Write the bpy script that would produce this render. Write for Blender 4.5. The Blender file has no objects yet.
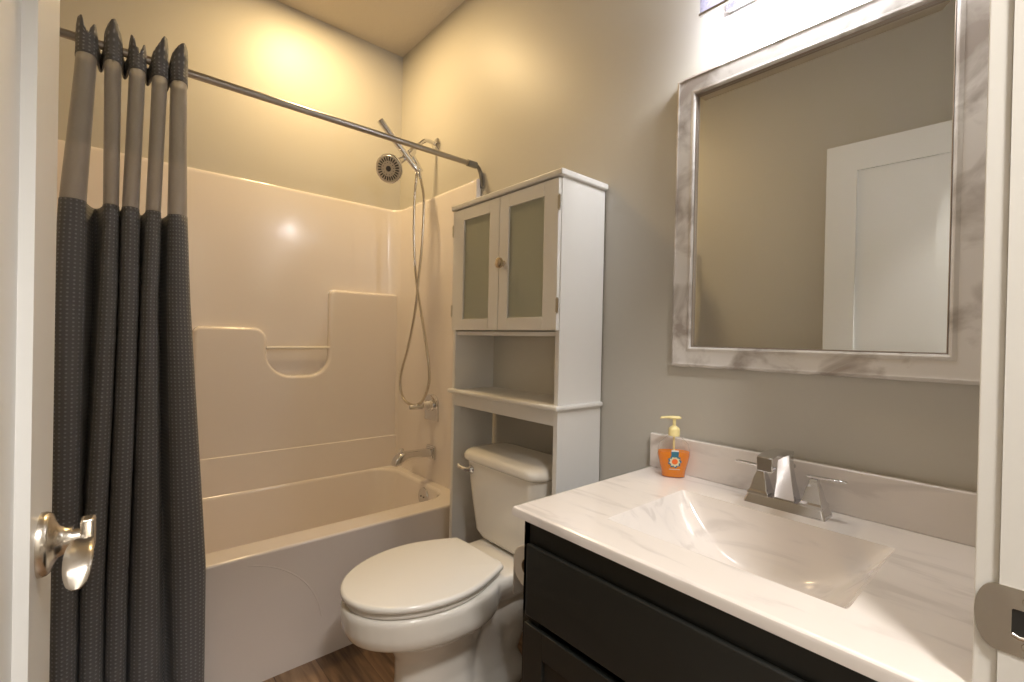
import bpy, bmesh, math, random
from mathutils import Vector, Matrix
from math import pi, sin, cos, radians, sqrt
random.seed(4)
S = bpy.context.scene
COL = S.collection

# ------------------------------------------------------------ camera, world, exposure, lights
cd = bpy.data.cameras.new('camera'); cam = bpy.data.objects.new('camera', cd); COL.objects.link(cam)
S.camera = cam
cd.sensor_width = 36; cd.lens = 467.94 * 36 / 1024; cd.clip_start = .01
YAW, PIT, ROL = .7146, -.0053, .0212
fw = Vector((sin(YAW)*cos(PIT), cos(YAW)*cos(PIT), sin(PIT)))
rt0 = Vector((cos(YAW), -sin(YAW), 0)); up0 = rt0.cross(fw)
rt = rt0*cos(ROL) + up0*sin(ROL); up = up0*cos(ROL) - rt0*sin(ROL)
M = Matrix((rt, up, -fw)).transposed().to_4x4()
cam.matrix_world = Matrix.Translation((-1.2415, -2.4194, 1.1325)) @ M
S.view_settings.view_transform = 'Standard'; S.view_settings.look = 'None'
S.view_settings.exposure = 0.16; S.view_settings.gamma = 1; S.view_settings.use_curve_mapping = False
W = bpy.data.worlds.new('world'); S.world = W; W.use_nodes = True
W.node_tree.nodes['Background'].inputs[0].default_value = (1, .93, .85, 1)
W.node_tree.nodes['Background'].inputs[1].default_value = .4

def lamp(name, kind, loc, energy, color, size, rot=None):
    l = bpy.data.lights.new(name, kind); l.energy = energy; l.color = color
    if kind == 'AREA': l.shape = 'DISK'; l.size = size
    else: l.shadow_soft_size = size
    o = bpy.data.objects.new(name, l); COL.objects.link(o); o.location = loc
    if rot: o.rotation_euler = rot
    return o
HC = 2.70            # ceiling height
for yy in (-1.90, -2.02, -2.14):
    lamp('vanity_bulb_light', 'POINT', (-.065, yy, 2.035), 7.2, (.97, .98, 1), .022)
lamp('tub_ceiling_light', 'AREA', (-.52, -.40, HC-.012), 11.5, (1, .70, .34), .15)
lamp('hall_ceiling_light', 'AREA', (-1.15, -3.05, HC-.05), 44, (1, .95, .90), .30)

# ------------------------------------------------------------ materials
def mat(name, col=(.5,.5,.5), rough=.5, metal=0, **kw):
    m = bpy.data.materials.new(name); m.use_nodes = True
    b = m.node_tree.nodes['Principled BSDF']
    b.inputs['Base Color'].default_value = (*col, 1); b.inputs['Roughness'].default_value = rough
    b.inputs['Metallic'].default_value = metal
    for k, v in kw.items(): b.inputs[k.replace('_', ' ')].default_value = v
    return m
def N(m, t, **kw):
    n = m.node_tree.nodes.new(t)
    for k, v in kw.items(): setattr(n, k, v)
    return n
def Lk(m, a, b): m.node_tree.links.new(a, b)
def bsdf(m): return m.node_tree.nodes['Principled BSDF']
def add_noise_bump(m, scale, strength, dist=.002, detail=3):
    tc = N(m, 'ShaderNodeTexCoord'); n = N(m, 'ShaderNodeTexNoise'); n.inputs['Scale'].default_value = scale; n.inputs['Detail'].default_value = detail
    b = N(m, 'ShaderNodeBump'); b.inputs['Strength'].default_value = strength; b.inputs['Distance'].default_value = dist
    Lk(m, tc.outputs['Object'], n.inputs['Vector']); Lk(m, n.outputs['Fac'], b.inputs['Height']); Lk(m, b.outputs['Normal'], bsdf(m).inputs['Normal'])
def noise_mix(m, c1, c2, scale, mapping=(1,1,1), lo=.35, hi=.65, detail=5, dist=0., rot=(0,0,0)):
    tc = N(m, 'ShaderNodeTexCoord'); mp = N(m, 'ShaderNodeMapping'); mp.inputs['Scale'].default_value = mapping; mp.inputs['Rotation'].default_value = rot
    n = N(m, 'ShaderNodeTexNoise'); n.inputs['Scale'].default_value = scale; n.inputs['Detail'].default_value = detail; n.inputs['Distortion'].default_value = dist
    r = N(m, 'ShaderNodeValToRGB'); r.color_ramp.elements[0].position = lo; r.color_ramp.elements[1].position = hi
    r.color_ramp.elements[0].color = (*c1, 1); r.color_ramp.elements[1].color = (*c2, 1)
    Lk(m, tc.outputs['Object'], mp.inputs['Vector']); Lk(m, mp.outputs['Vector'], n.inputs['Vector']); Lk(m, n.outputs['Fac'], r.inputs['Fac'])
    Lk(m, r.outputs['Color'], bsdf(m).inputs['Base Color'])
    return n, r

wall_m = mat('greige_wall_paint', (.555, .535, .485), .46); add_noise_bump(wall_m, 160, .12, .0012)
ceil_m = mat('ceiling_paint', (.62, .56, .47), .8); add_noise_bump(ceil_m, 60, .5, .004)
trim_m = mat('white_trim_paint', (.78, .765, .72), .35)
door_m = mat('white_door_paint', (.78, .78, .76), .38)
acryl_m = mat('glossy_acrylic', (.88, .82, .785), .17, Coat_Weight=.5, Coat_Roughness=.10)
porc_m = mat('white_porcelain', (.84, .81, .75), .10, Coat_Weight=.4, Coat_Roughness=.04)
seat_m = mat('toilet_seat_plastic', (.87, .85, .80), .16)
cab_m = mat('white_cabinet_paint', (.80, .79, .77), .38)
chrome_m = mat('chrome', (.72, .72, .74), .10, 1)
nickel_m = mat('brushed_nickel', (.62, .57, .50), .26, 1)
rod_m = mat('rod_nickel', (.42, .40, .38), .28, 1)
van_m = mat('black_vanity_paint', (.014, .015, .0135), .38)
dark_m = mat('dark_hole', (.02, .018, .015), .7)
paper_m = mat('toilet_paper', (.85, .83, .80), .9); add_noise_bump(paper_m, 300, .2, .001)
card_m = mat('cardboard_core', (.35, .26, .18), .9)
rubber_m = mat('grey_nozzle_rubber', (.05, .05, .055), .5)
mirror_m = mat('mirror_silver', (.86, .88, .87), .0, 1)
hinge_m = mat('hinge_metal', (.5, .48, .44), .3, 1)
frost_m = mat('frosted_glass', (.80, .82, .70), .30, Transmission_Weight=.62, IOR=1.25)
marble_m = mat('cultured_marble', (.8,.75,.7), .14, Coat_Weight=.35, Coat_Roughness=.05)
def build_marble():
    m = marble_m
    tc = N(m, 'ShaderNodeTexCoord'); mp = N(m, 'ShaderNodeMapping'); mp.inputs['Scale'].default_value = (3.2, .75, 3.2); mp.inputs['Rotation'].default_value = (0, 0, radians(-24))
    n = N(m, 'ShaderNodeTexNoise'); n.inputs['Scale'].default_value = 5.5; n.inputs['Detail'].default_value = 7; n.inputs['Distortion'].default_value = .9
    r = N(m, 'ShaderNodeValToRGB'); e = r.color_ramp.elements
    e[0].position = .36; e[0].color = (.56, .51, .48, 1); e[1].position = .50; e[1].color = (.79, .735, .69, 1)
    x = r.color_ramp.elements.new(.44); x.color = (.75, .70, .665, 1)
    n2 = N(m, 'ShaderNodeTexNoise'); n2.inputs['Scale'].default_value = 2.2; n2.inputs['Detail'].default_value = 2
    r2 = N(m, 'ShaderNodeValToRGB'); r2.color_ramp.elements[0].position = .42; r2.color_ramp.elements[0].color = (.77, .72, .68, 1); r2.color_ramp.elements[1].position = .62; r2.color_ramp.elements[1].color = (.80, .755, .72, 1)
    mx = N(m, 'ShaderNodeMix', data_type='RGBA'); mx.inputs[0].default_value = .5
    Lk(m, tc.outputs['Object'], mp.inputs['Vector']); Lk(m, mp.outputs['Vector'], n.inputs['Vector']); Lk(m, tc.outputs['Object'], n2.inputs['Vector'])
    Lk(m, n.outputs['Fac'], r.inputs['Fac']); Lk(m, n2.outputs['Fac'], r2.inputs['Fac'])
    Lk(m, r2.outputs['Color'], mx.inputs[6]); Lk(m, r.outputs['Color'], mx.inputs[7]); Lk(m, mx.outputs[2], bsdf(m).inputs['Base Color'])
build_marble()
def wood_floor():
    m = mat('brown_plank_floor', (.2,.12,.07), .38)
    tc = N(m, 'ShaderNodeTexCoord'); mp = N(m, 'ShaderNodeMapping'); mp.inputs['Rotation'].default_value = (0, 0, radians(90))
    br = N(m, 'ShaderNodeTexBrick'); br.offset = .37; br.inputs['Scale'].default_value = 1; br.inputs['Brick Width'].default_value = 1.1; br.inputs['Row Height'].default_value = .135
    br.inputs['Mortar Size'].default_value = .0015; br.inputs['Color1'].default_value = (.8,.8,.8,1); br.inputs['Color2'].default_value = (.2,.2,.2,1); br.inputs['Mortar'].default_value = (0,0,0,1)
    mp2 = N(m, 'ShaderNodeMapping'); mp2.inputs['Scale'].default_value = (16, 1.6, 1)
    n = N(m, 'ShaderNodeTexNoise'); n.inputs['Scale'].default_value = 2.6; n.inputs['Detail'].default_value = 8; n.inputs['Distortion'].default_value = .8
    ad = N(m, 'ShaderNodeMix', data_type='RGBA'); ad.inputs[0].default_value = .35
    r = N(m, 'ShaderNodeValToRGB'); e = r.color_ramp.elements
    e[0].position = .28; e[0].color = (.075, .045, .028, 1); e[1].position = .72; e[1].color = (.46, .31, .19, 1)
    x = e.new(.5); x.color = (.25, .155, .092, 1)
    Lk(m, tc.outputs['Object'], mp.inputs['Vector']); Lk(m, mp.outputs['Vector'], br.inputs['Vector'])
    Lk(m, tc.outputs['Object'], mp2.inputs['Vector']); Lk(m, mp2.outputs['Vector'], n.inputs['Vector'])
    Lk(m, n.outputs['Fac'], ad.inputs[6]); Lk(m, br.outputs['Color'], ad.inputs[7]); Lk(m, ad.outputs[2], r.inputs['Fac'])
    Lk(m, r.outputs['Color'], bsdf(m).inputs['Base Color'])
    return m
floor_m = wood_floor()
frame_m = mat('whitewashed_silver_wood', (.6,.57,.54), .38)
noise_mix(frame_m, (.33, .285, .25), (.68, .65, .62), 9, (1, 1, 1), .36, .52, 8, .6)
apron_m = acryl_m

def fabric(name, base, dot, sheer=False):
    m = mat(name, base, .75, Sheen_Weight=.15)
    uv = N(m, 'ShaderNodeUVMap'); sx = N(m, 'ShaderNodeSeparateXYZ'); Lk(m, uv.outputs['UV'], sx.inputs[0])
    def wave(out, k):
        a = N(m, 'ShaderNodeMath', operation='MULTIPLY'); a.inputs[1].default_value = k; Lk(m, out, a.inputs[0])
        s = N(m, 'ShaderNodeMath', operation='SINE'); Lk(m, a.outputs[0], s.inputs[0]); return s.outputs[0]
    if not sheer:
        k = pi/.0105
        p0 = N(m, 'ShaderNodeMath', operation='MULTIPLY'); Lk(m, wave(sx.outputs[0], k), p0.inputs[0]); Lk(m, wave(sx.outputs[1], k), p0.inputs[1])
        p = N(m, 'ShaderNodeMath', operation='MULTIPLY'); Lk(m, p0.outputs[0], p.inputs[0]); Lk(m, p0.outputs[0], p.inputs[1])
        r = N(m, 'ShaderNodeValToRGB'); r.color_ramp.elements[0].position = .45; r.color_ramp.elements[1].position = .9
        r.color_ramp.elements[0].color = (*base, 1); r.color_ramp.elements[1].color = (*dot, 1)
        Lk(m, p.outputs[0], r.inputs['Fac']); Lk(m, r.outputs['Color'], bsdf(m).inputs['Base Color'])
        b = N(m, 'ShaderNodeBump'); b.inputs['Strength'].default_value = .5; b.inputs['Distance'].default_value = .002
        Lk(m, p.outputs[0], b.inputs['Height']); Lk(m, b.outputs['Normal'], bsdf(m).inputs['Normal'])
    else:
        out = m.node_tree.nodes['Material Output']; tr = N(m, 'ShaderNodeBsdfTransparent'); mx = N(m, 'ShaderNodeMixShader')
        lw = N(m, 'ShaderNodeLayerWeight'); lw.inputs['Blend'].default_value = .45
        rr = N(m, 'ShaderNodeMapRange'); rr.inputs[3].default_value = .55; rr.inputs[4].default_value = 1
        Lk(m, lw.outputs['Facing'], rr.inputs[0]); Lk(m, rr.outputs[0], mx.inputs[0]); Lk(m, tr.outputs[0], mx.inputs[1]); Lk(m, bsdf(m).outputs[0], mx.inputs[2]); Lk(m, mx.outputs[0], out.inputs[0])
    return m
waffle_m = fabric('charcoal_waffle_weave', (.135, .137, .145), (.30, .30, .315))
sheer_m = fabric('sheer_grey_voile', (.36, .345, .345), None, True); bsdf(sheer_m).inputs['Roughness'].default_value = .45

# ------------------------------------------------------------ mesh helpers
def link(name, bm, m, parent=None, kind=None, smooth=True, angle=38, loc=None):
    me = bpy.data.meshes.new(name); bmesh.ops.recalc_face_normals(bm, faces=bm.faces); bm.to_mesh(me); bm.free()
    if smooth:
        for p in me.polygons: p.use_smooth = True
        me.set_sharp_from_angle(angle=radians(angle))
    for x in (m if isinstance(m, (list, tuple)) else [m]): me.materials.append(x)
    o = bpy.data.objects.new(name, me); COL.objects.link(o)
    if smooth and name not in ('bowl', 'waffle_panel', 'header_band', 'sheer_panel', 'hose'):
        w_ = o.modifiers.new('weighted', 'WEIGHTED_NORMAL'); w_.keep_sharp = True; w_.weight = 90
    if parent: o.parent = parent
    if kind: o['kind'] = kind
    if loc: o.location = loc
    return o
def tag(o, label, cat, group=None):
    o['label'] = label; o['category'] = cat
    if group: o['group'] = group
    return o
def thing(name, label, cat, loc=(0,0,0), rz=0, group=None):
    o = bpy.data.objects.new(name, None); COL.objects.link(o); o.location = loc; o.rotation_euler = (0, 0, rz); o.empty_display_size = .1
    return tag(o, label, cat, group)
def box(bm, x0, x1, y0, y1, z0, z1, b=0, seg=2, mi=0):
    if x0 > x1: x0, x1 = x1, x0
    if y0 > y1: y0, y1 = y1, y0
    v = [bm.verts.new((x, y, z)) for x in (x0, x1) for y in (y0, y1) for z in (z0, z1)]
    fs = [bm.faces.new([v[i] for i in f]) for f in ((0,1,3,2),(4,6,7,5),(0,4,5,1),(2,3,7,6),(0,2,6,4),(1,5,7,3))]
    for f in fs: f.material_index = mi
    if b > 0:
        es = set(e for f in fs for e in f.edges)
        bmesh.ops.bevel(bm, geom=list(es), offset=b, segments=seg, affect='EDGES', profile=.5)
    return bm
def BX(*a, **k): return box(bmesh.new(), *a, **k)
def loft(bm, rings, cap0=True, cap1=True, closed=True, mi=0):
    vr = [[bm.verts.new(p) for p in r] for r in rings]
    n = len(vr[0])
    for a, b in zip(vr, vr[1:]):
        for i in range(n if closed else n-1):
            j = (i+1) % n
            f = bm.faces.new((a[i], a[j], b[j], b[i])); f.material_index = mi
    if cap0: bm.faces.new(vr[0][::-1]).material_index = mi
    if cap1: bm.faces.new(vr[-1]).material_index = mi
    return bm
def frame_of(d):
    d = d.normalized(); a = Vector((0,0,1)) if abs(d.z) < .9 else Vector((1,0,0))
    u = d.cross(a).normalized(); return u, u.cross(d).normalized()
def tube(bm, pts, r, n=14, cap=True, mi=0, sx=1., sy=1.):
    pts = [Vector(p) for p in pts]; rs = r if isinstance(r, (list, tuple)) else [r]*len(pts)
    rings = []; u = None
    for i, p in enumerate(pts):
        d = (pts[min(i+1, len(pts)-1)] - pts[max(i-1, 0)]).normalized()
        if u is None: u, w = frame_of(d)
        else: u = (u - d*u.dot(d)).normalized(); w = u.cross(d).normalized()
        rings.append([p + (u*cos(2*pi*k/n)*sx + w*sin(2*pi*k/n)*sy)*rs[i] for k in range(n)])
    return loft(bm, rings, cap, cap, mi=mi)
def smooth_path(pts, sub=8):
    P = [Vector(p) for p in pts]; P = [2*P[0]-P[1]] + P + [2*P[-1]-P[-2]]; out = []
    for i in range(1, len(P)-2):
        for k in range(sub):
            t = k/sub; a, b, c, d = P[i-1], P[i], P[i+1], P[i+2]
            out.append(.5*((2*b)+(c-a)*t+(2*a-5*b+4*c-d)*t*t+(3*b-a-3*c+d)*t**3))
    out.append(P[-2]); return out
def lathe(bm, prof, origin, axis, n=32, mi=0):
    """prof: list of (distance along axis, radius)"""
    o = Vector(origin); ax = Vector(axis).normalized(); u, w = frame_of(ax)
    rings = [[o + ax*h + (u*cos(2*pi*k/n) + w*sin(2*pi*k/n))*max(r, 1e-5) for k in range(n)] for h, r in prof]
    return loft(bm, rings, mi=mi)
def rrect(cx, cy, hx, hy, r, z, n=6):
    pts = []
    for sx, sy, a0 in ((1,1,0),(-1,1,90),(-1,-1,180),(1,-1,270)):
        for k in range(n+1):
            a = radians(a0 + 90*k/n); pts.append(Vector((cx+sx*(hx-r)+r*cos(a), cy+sy*(hy-r)+r*sin(a), z)))
    return pts
def prism(bm, poly, axis, a0, a1, mi=0):
    """poly in the two other axes, extruded along axis from a0 to a1"""
    def P(p, a):
        return {'x': (a, p[0], p[1]), 'y': (p[0], a, p[1]), 'z': (p[0], p[1], a)}[axis]
    return loft(bm, [[P(p, a0) for p in poly], [P(p, a1) for p in poly]], mi=mi)
def bevel_obj(o, w, seg=3, ang=35):
    md = o.modifiers.new('bevel', 'BEVEL'); md.width = w; md.segments = seg; md.limit_method = 'ANGLE'; md.angle_limit = radians(ang); md.harden_normals = False
    return o
def tap(m, bm): bm.transform(m); return bm

# ------------------------------------------------------------ room shell
XL, YS, SW = -1.53, -2.388, .115    # left wall, south wall face, its thickness
JL, JR, JZ = -1.352, -.53, 2.05      # doorway
HY = -3.9; HXL, HXR = -2.2, .5
link('floor', BX(HXL, HXR, HY, .1, -.05, 0), floor_m, kind='structure')
link('ceiling', BX(HXL, HXR, HY, .1, HC, HC+.05), ceil_m, kind='structure')
link('wall_right', BX(0, .1, YS-.0, .1, 0, HC), wall_m, kind='structure')
link('wall_back', BX(XL-.1, 0, 0, .1, 0, HC), wall_m, kind='structure')
link('wall_left', BX(XL-.1, XL, YS, 0, 0, HC), wall_m, kind='structure')
b = BX(XL-.67, JL-.018, YS-SW, YS, 0, HC); box(b, JR+.018, HXR, YS-SW, YS, 0, HC); box(b, JL-.018, JR+.018, YS-SW, YS, JZ+.018, HC)
link('wall_front', b, wall_m, kind='structure', smooth=False)
link('wall_hall_back', BX(HXL, HXR, HY-.1, HY, 0, HC), wall_m, kind='structure')
link('wall_hall_left', BX(HXL-.1, HXL, HY, YS-SW, 0, HC), wall_m, kind='structure')
link('wall_hall_right', BX(HXR, HXR+.1, HY, YS-SW, 0, HC), wall_m, kind='structure')
link('baseboard_right', BX(-.014, 0, -1.66, -.79, 0, .13, b=.003), trim_m, kind='structure')
link('baseboard_left', BX(XL, XL+.014, YS+.0, -.79, 0, .13, b=.003), trim_m, kind='structure')
# jamb lining, stop and casing
b = BX(JR, JR+.018, YS-SW, YS, 0, JZ); box(b, JL-.018, JL, YS-SW, YS, 0, JZ); box(b, JL-.018, JR+.018, YS-SW, YS, JZ, JZ+.018)
jamb = link('trim_1', b, trim_m, kind='structure', smooth=False)
b = bmesh.new()
for f, s in ((YS, 1), (YS-SW, -1)):
    y1 = f + s*.019
    if s > 0:
        box(b, JR+.005, JR+.062, f, y1, 0, JZ+.062, b=.002)
        box(b, JL-.062, JL-.005, f, y1, 0, JZ+.062, b=.002); box(b, JL-.005, JR+.005, f, y1, JZ+.005, JZ+.062, b=.002)
    else:
        box(b, JR+.005, JR+.062, y1, f, 0, JZ+.062, b=.002)
        box(b, JL-.062, JL-.005, y1, f, 0, JZ+.062, b=.002); box(b, JL-.005, JR+.005, y1, f, JZ+.005, JZ+.062, b=.002)
link('trim_2', b, trim_m, kind='structure')
b = BX(JR-.011, JR, YS-.075, YS-.045, 0, JZ, b=.002); link('trim_3', b, trim_m, kind='structure')

# strike plate on the jamb
def strike():
    bm = bmesh.new()
    zc, hh = .8515, .0345; n = 14; xs = JR
    rings = []
    # plate as ring grid: outline with a rounded lip towards the room, a rectangular latch hole in the middle
    y_lip, y_mid, y_end = -2.3695, -2.386, -2.432
    hole = (-2.421, -2.3975, zc-.0135, zc+.0135)
    outline = []
    for k in range(n+1):
        a = -pi/2 + pi*k/n
        outline.append((y_mid + (y_lip-y_mid)*cos(a), zc + hh*sin(a)))
    outline += [(y_end, zc+hh), (y_end, zc-hh)]
    def hp(y, z):  # nearest hole border point by ray from the hole centre
        hy, hz = (hole[0]+hole[1])/2, (hole[2]+hole[3])/2; dy, dz = y-hy, z-hz
        t = min((hole[1]-hole[0])/2/max(abs(dy), 1e-9), (hole[3]-hole[2])/2/max(abs(dz), 1e-9)); return hy+dy*t, hz+dz*t
    def bend(y): return max(0, y-(YS-.002))*.18
    o_t = [(xs-.0016+bend(y), y, z) for y, z in outline]; o_b = [(xs+.0004+bend(y), y, z) for y, z in outline]
    h_t = [(xs-.0016, *hp(y, z)) for y, z in outline]; h_b = [(xs+.0004, *hp(y, z)) for y, z in outline]
    loft(bm, [h_b, h_t, o_t, o_b], False, False)
    p = link('strike_plate', bm, nickel_m, jamb, angle=30)
    hb = BX(xs-.0005, xs+.0003, hole[0]-.001, hole[1]+.001, hole[2]-.001, hole[3]+.001)
    link('latch_hole', hb, dark_m, p)
    tb = bmesh.new(); tube(tb, [(xs-.0020, hole[1]-.0005, zc-.0125), (xs-.0024, hole[1]-.006, zc-.0145), (xs-.0012, hole[1]-.016, zc-.0135)], .0022, 10); link('strike_tongue', tb, nickel_m, p)
    for z in (zc-.023, zc+.023):
        s = bmesh.new(); lathe(s, [(0, .0045), (.0008, .0042), (.0014, .002), (.0014, .0001)], (xs-.0014, -2.409, z), (-1, 0, 0), 16)
        link('screw', s, nickel_m, p)
strike()

# ------------------------------------------------------------ door (open, hinged on the left jamb)
def door():
    L, H, T = .70, 2.03, .035
    # local frame: lock edge at x'=0 ; runs to hinge at x'=L ; face at y'=0 towards the room
    st, rl = .115, .125
    bm = bmesh.new()
    def fr(x0, x1, z0, z1, y0, y1): box(bm, x0, x1, y0, y1, z0, z1)
    fr(0, st, 0, H, 0, T); fr(L-st, L, 0, H, 0, T); fr(st, L-st, H-rl, H, 0, T); fr(st, L-st, 0, .2, 0, T)
    fr(st, L-st, .2, H-rl, .010, T-.010)
    d = link('door_1', bm, door_m, kind='structure', smooth=False)
    return d, L
d1, DL = door()
# face normal (local -y) must point to +x : local x axis runs towards -y (hinge)
ang = radians(-3.3)
ex = Vector((sin(ang), -cos(ang), 0)); ey = Vector((-cos(ang), -sin(ang), 0)); ez = Vector((0, 0, 1))
Md = Matrix((ex, ey, ez)).transposed().to_4x4(); Md.translation = Vector((-1.2828, -1.7244, .008))
d1.matrix_world = Md
def lever():
    cx, cz = .066, .918
    b = bmesh.new()
    lathe(b, [(0, .0300), (.003, .0300), (.006, .0290), (.008, .0270), (.010, .0205), (.013, .0150), (.018, .0125), (.0225, .0118)], (cx, 0, cz), (0, -1, 0), 36)
    h = link('door_handle', b, nickel_m, d1, angle=50); h['label'] = 'brushed nickel door lever with round rosette'
    b = bmesh.new(); lathe(b, [(.0225, .0095), (.030, .0095), (.030, .0112), (.0325, .0112), (.0325, .009), (.036, .009)], (cx, 0, cz), (0, -1, 0), 28)
    link('neck', b, nickel_m, h)
    # wave shaped arm, pointing to the hinge side (towards the camera)
    b = bmesh.new()
    box(b, cx-.007, cx+.010, -.0398, -.0285, cz-.012, cz+.020, b=.003, seg=3)
    path = smooth_path([(cx+.004, 0, cz-.006), (cx+.030, 0, cz+.006), (cx+.060, 0, cz+.017), (cx+.085, 0, cz+.018), (cx+.102, 0, cz+.009), (cx+.112, 0, cz-.005)], 6)
    rings = []; n = len(path)-1
    for i, p in enumerate(path):
        t = i/n; d = (path[min(i+1, n)]-path[max(i-1, 0)]).normalized(); nn = Vector((-d.z, 0, d.x))
        o1 = .0397 + .056*(p.x-cx); o0 = .0290 - .005*t
        if t > .62: k = (t-.62)/.38; e = 1-sqrt(max(0, 1-k*k)); o0 += e*.009; o1 -= e*.008
        oc, oh = (o0+o1)/2, (o1-o0)/2
        rings.append([(p.x + nn.x*.0022*sin(2*pi*q/16), -(oc + oh*math.copysign(abs(cos(2*pi*q/16))**.6, cos(2*pi*q/16))), p.z + nn.z*.0022*sin(2*pi*q/16)) for q in range(16)])
    loft(b, rings); link('lever', b, nickel_m, h, angle=50)
    b = BX(-.001, .0008, .006, .029, cz-.028, cz+.028, b=.0005); link('latch_plate', b, nickel_m, d1)
    for z in (.22, 1.02, 1.80):
        b = bmesh.new(); tube(b, [(DL+.004, -.005, z-.045), (DL+.004, -.005, z+.045)], .006, 12); link('hinge', b, nickel_m, d1)
lever()

# ------------------------------------------------------------ bathtub with one-piece surround
RT, YF, ST = .424, -.762, 1.830
tub = thing('bathtub', 'cream fibreglass bathtub with one-piece moulded surround walls', 'bathtub', (-.77, -.38, 0))
def P2L(o): return Matrix.Translation(-o.location)
def part(name, bm, m, root, **k):
    bm.transform(Matrix.Translation(-root.location)); return link(name, bm, m, root, **k)
def build_tub():
    # basin: rim and inside, lofted from rounded rectangles; apron in front
    XR, XLt = -.004, -1.526
    bm = bmesh.new()
    def rr(x0, x1, y0, y1, r, z): return rrect((x0+x1)/2, (y0+y1)/2, (x1-x0)/2, (y1-y0)/2, r, z, 8)
    rings = [rr(XLt, XR, YF+.004, -.004, .004, .0), rr(XLt, XR, YF+.004, -.004, .004, RT-.035), rr(XLt, XR, YF, -.004, .006, RT-.030), rr(XLt, XR, YF, -.004, .006, RT-.010),
             rr(XLt+.003, XR-.003, YF+.003, -.007, .008, RT-.003), rr(XLt+.010, XR-.010, YF+.010, -.012, .01, RT)]
    inner = [(.000, 0), (.004, -.0015), (.009, -.006), (.013, -.016), (.022, -.08), (.036, -.20), (.055, -.29), (.085, -.325), (.13, -.338), (.20, -.342)]
    x0, x1, y0, y1 = XLt+.115, XR-.055, YF+.098, -.058
    for d, dz in inner:
        rings.append(rr(x0+d*1.9, x1-d*1.15, y0+d*.9, y1-d*.9, max(.03, .115-d*.2), RT+dz))
    loft(bm, rings, True, True)
    part('tub_basin', bm, acryl_m, tub, angle=50)
    # embossed arc on the apron
    bm = bmesh.new(); arc = []
    for k in range(33):
        a = radians(8 + 164*k/32); arc.append((-.955+.30*cos(a), YF+.0058, .105+.315*sin(a)*.93))
    tube(bm, arc, .0030, 10, sx=1, sy=1); part('apron_arc', bm, acryl_m, tub)
    # surround walls
    bf, rf = -.014, -.022      # face of back wall and of right wall
    bm = bmesh.new()
    r = .062
    # plan section: left return, back, right return with coves, front flange
    sec = [(-1.526, YF+.002), (-1.505, YF+.002), (-1.505, bf-r)]
    for k in range(1, 9):
        a = pi - (pi/2)*k/8; sec.append((-1.505+r + r*cos(a), bf-r + r*sin(a)))
    for k in range(0, 9):
        a = pi/2 - (pi/2)*k/8; sec.append((rf-r + r*cos(a), bf-r + r*sin(a)))
    sec += [(rf, YF+.030), (rf-.004, YF+.022), (rf-.004, YF+.006), (rf, YF+.002), (-.003, YF+.002)]
    back = [(-.003, -.003), (-1.526, -.003)]
    zs = [(RT-.012, 0), (ST-.018, 0), (ST-.012, 0), (ST-.004, .002), (ST, .007)]
    poly = sec + back
    cxm, cym = -.765, -.38
    rings = []
    for z, ins in zs:
        ring = []
        for i, (x, y) in enumerate(poly):
            if i < len(sec) and ins and 1 <= i < len(sec)-1:   # roll the top edge back to the wall
                vx, vy = (x-cxm), (y-cym); l = sqrt(vx*vx+vy*vy); x += vx/l*ins; y += vy/l*ins
                x = min(max(x, -1.524), -.005); y = min(max(y, YF+.002), -.005)
            ring.append((x, y, z))
        rings.append(ring)
    loft(bm, rings); part('surround_wall', bm, acryl_m, tub, angle=45)
    # raised moulding on the back wall with the shelf outline and the soap notch
    def arcp(cx, cz, r, a0, a1, n=7): return [(cx+r*cos(radians(a0+(a1-a0)*k/n)), cz+r*sin(radians(a0+(a1-a0)*k/n))) for k in range(n+1)]
    out = [(-.965, RT-.01)] + arcp(-.965+.03, 1.158-.03, .03, 180, 90, 4)
    out += arcp(-.735, 1.158-.055, .055, 90, 0) + arcp(-.565, .932+.115, .115, 180, 270) + arcp(-.49, .932+.095, .095, 270, 360)
    out += arcp(-.395+.025, 1.36-.025, .025, 180, 90, 4) + [(-.018, 1.36), (-.018, RT-.01)]
    yb, yf = -.010, -.047
    bm = bmesh.new()
    def inset(poly, d):
        n = len(poly); res = []
        for i in range(n):
            p0, p1, p2 = Vector(poly[i-1]), Vector(poly[i]), Vector(poly[(i+1) % n])
            e1 = (p1-p0).normalized() if (p1-p0).length > 1e-6 else (p2-p1).normalized(); e2 = (p2-p1).normalized() if (p2-p1).length > 1e-6 else e1
            n1 = Vector((e1.y, -e1.x)); n2 = Vector((e2.y, -e2.x)); nn = (n1+n2); nn = nn.normalized() if nn.length > 1e-6 else n1
            res.append(p1 + nn*d/max(.5, nn.dot(n1)))
        return res
    rings = []
    R = .016
    for k in range(7):
        a = pi/2*k/6; q = inset(out, R*(1-cos(a))) if k else [Vector(p) for p in out]
        rings.append([(p.x, yf+R-R*sin(a) , p.y) for p in q])
    rings = [[(p[0], yb, p[1]) for p in out]] + rings
    loft(bm, rings, True, True); part('shelf_moulding', bm, acryl_m, tub, angle=50)
    # flared lower band under the crease line
    bm = bmesh.new(); prism(bm, [(-.040, .592), (-.052, .585), (-.0565, .50), (-.060, RT-.004), (-.040, RT-.004)], 'x', -.95, -.02)
    o = part('lower_ledge', bm, acryl_m, tub, angle=30)
    # same band on the right end wall
    bm = bmesh.new(); tube(bm, [(-.680, -.036, 1.066), (-.392, -.036, 1.066)], .0075, 14); 
    part('grab_bar', bm, mat('grab_bar_acrylic', (.86,.82,.76), .15), tub)
    # overflow plate and drain
    ox = -.0735
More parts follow.
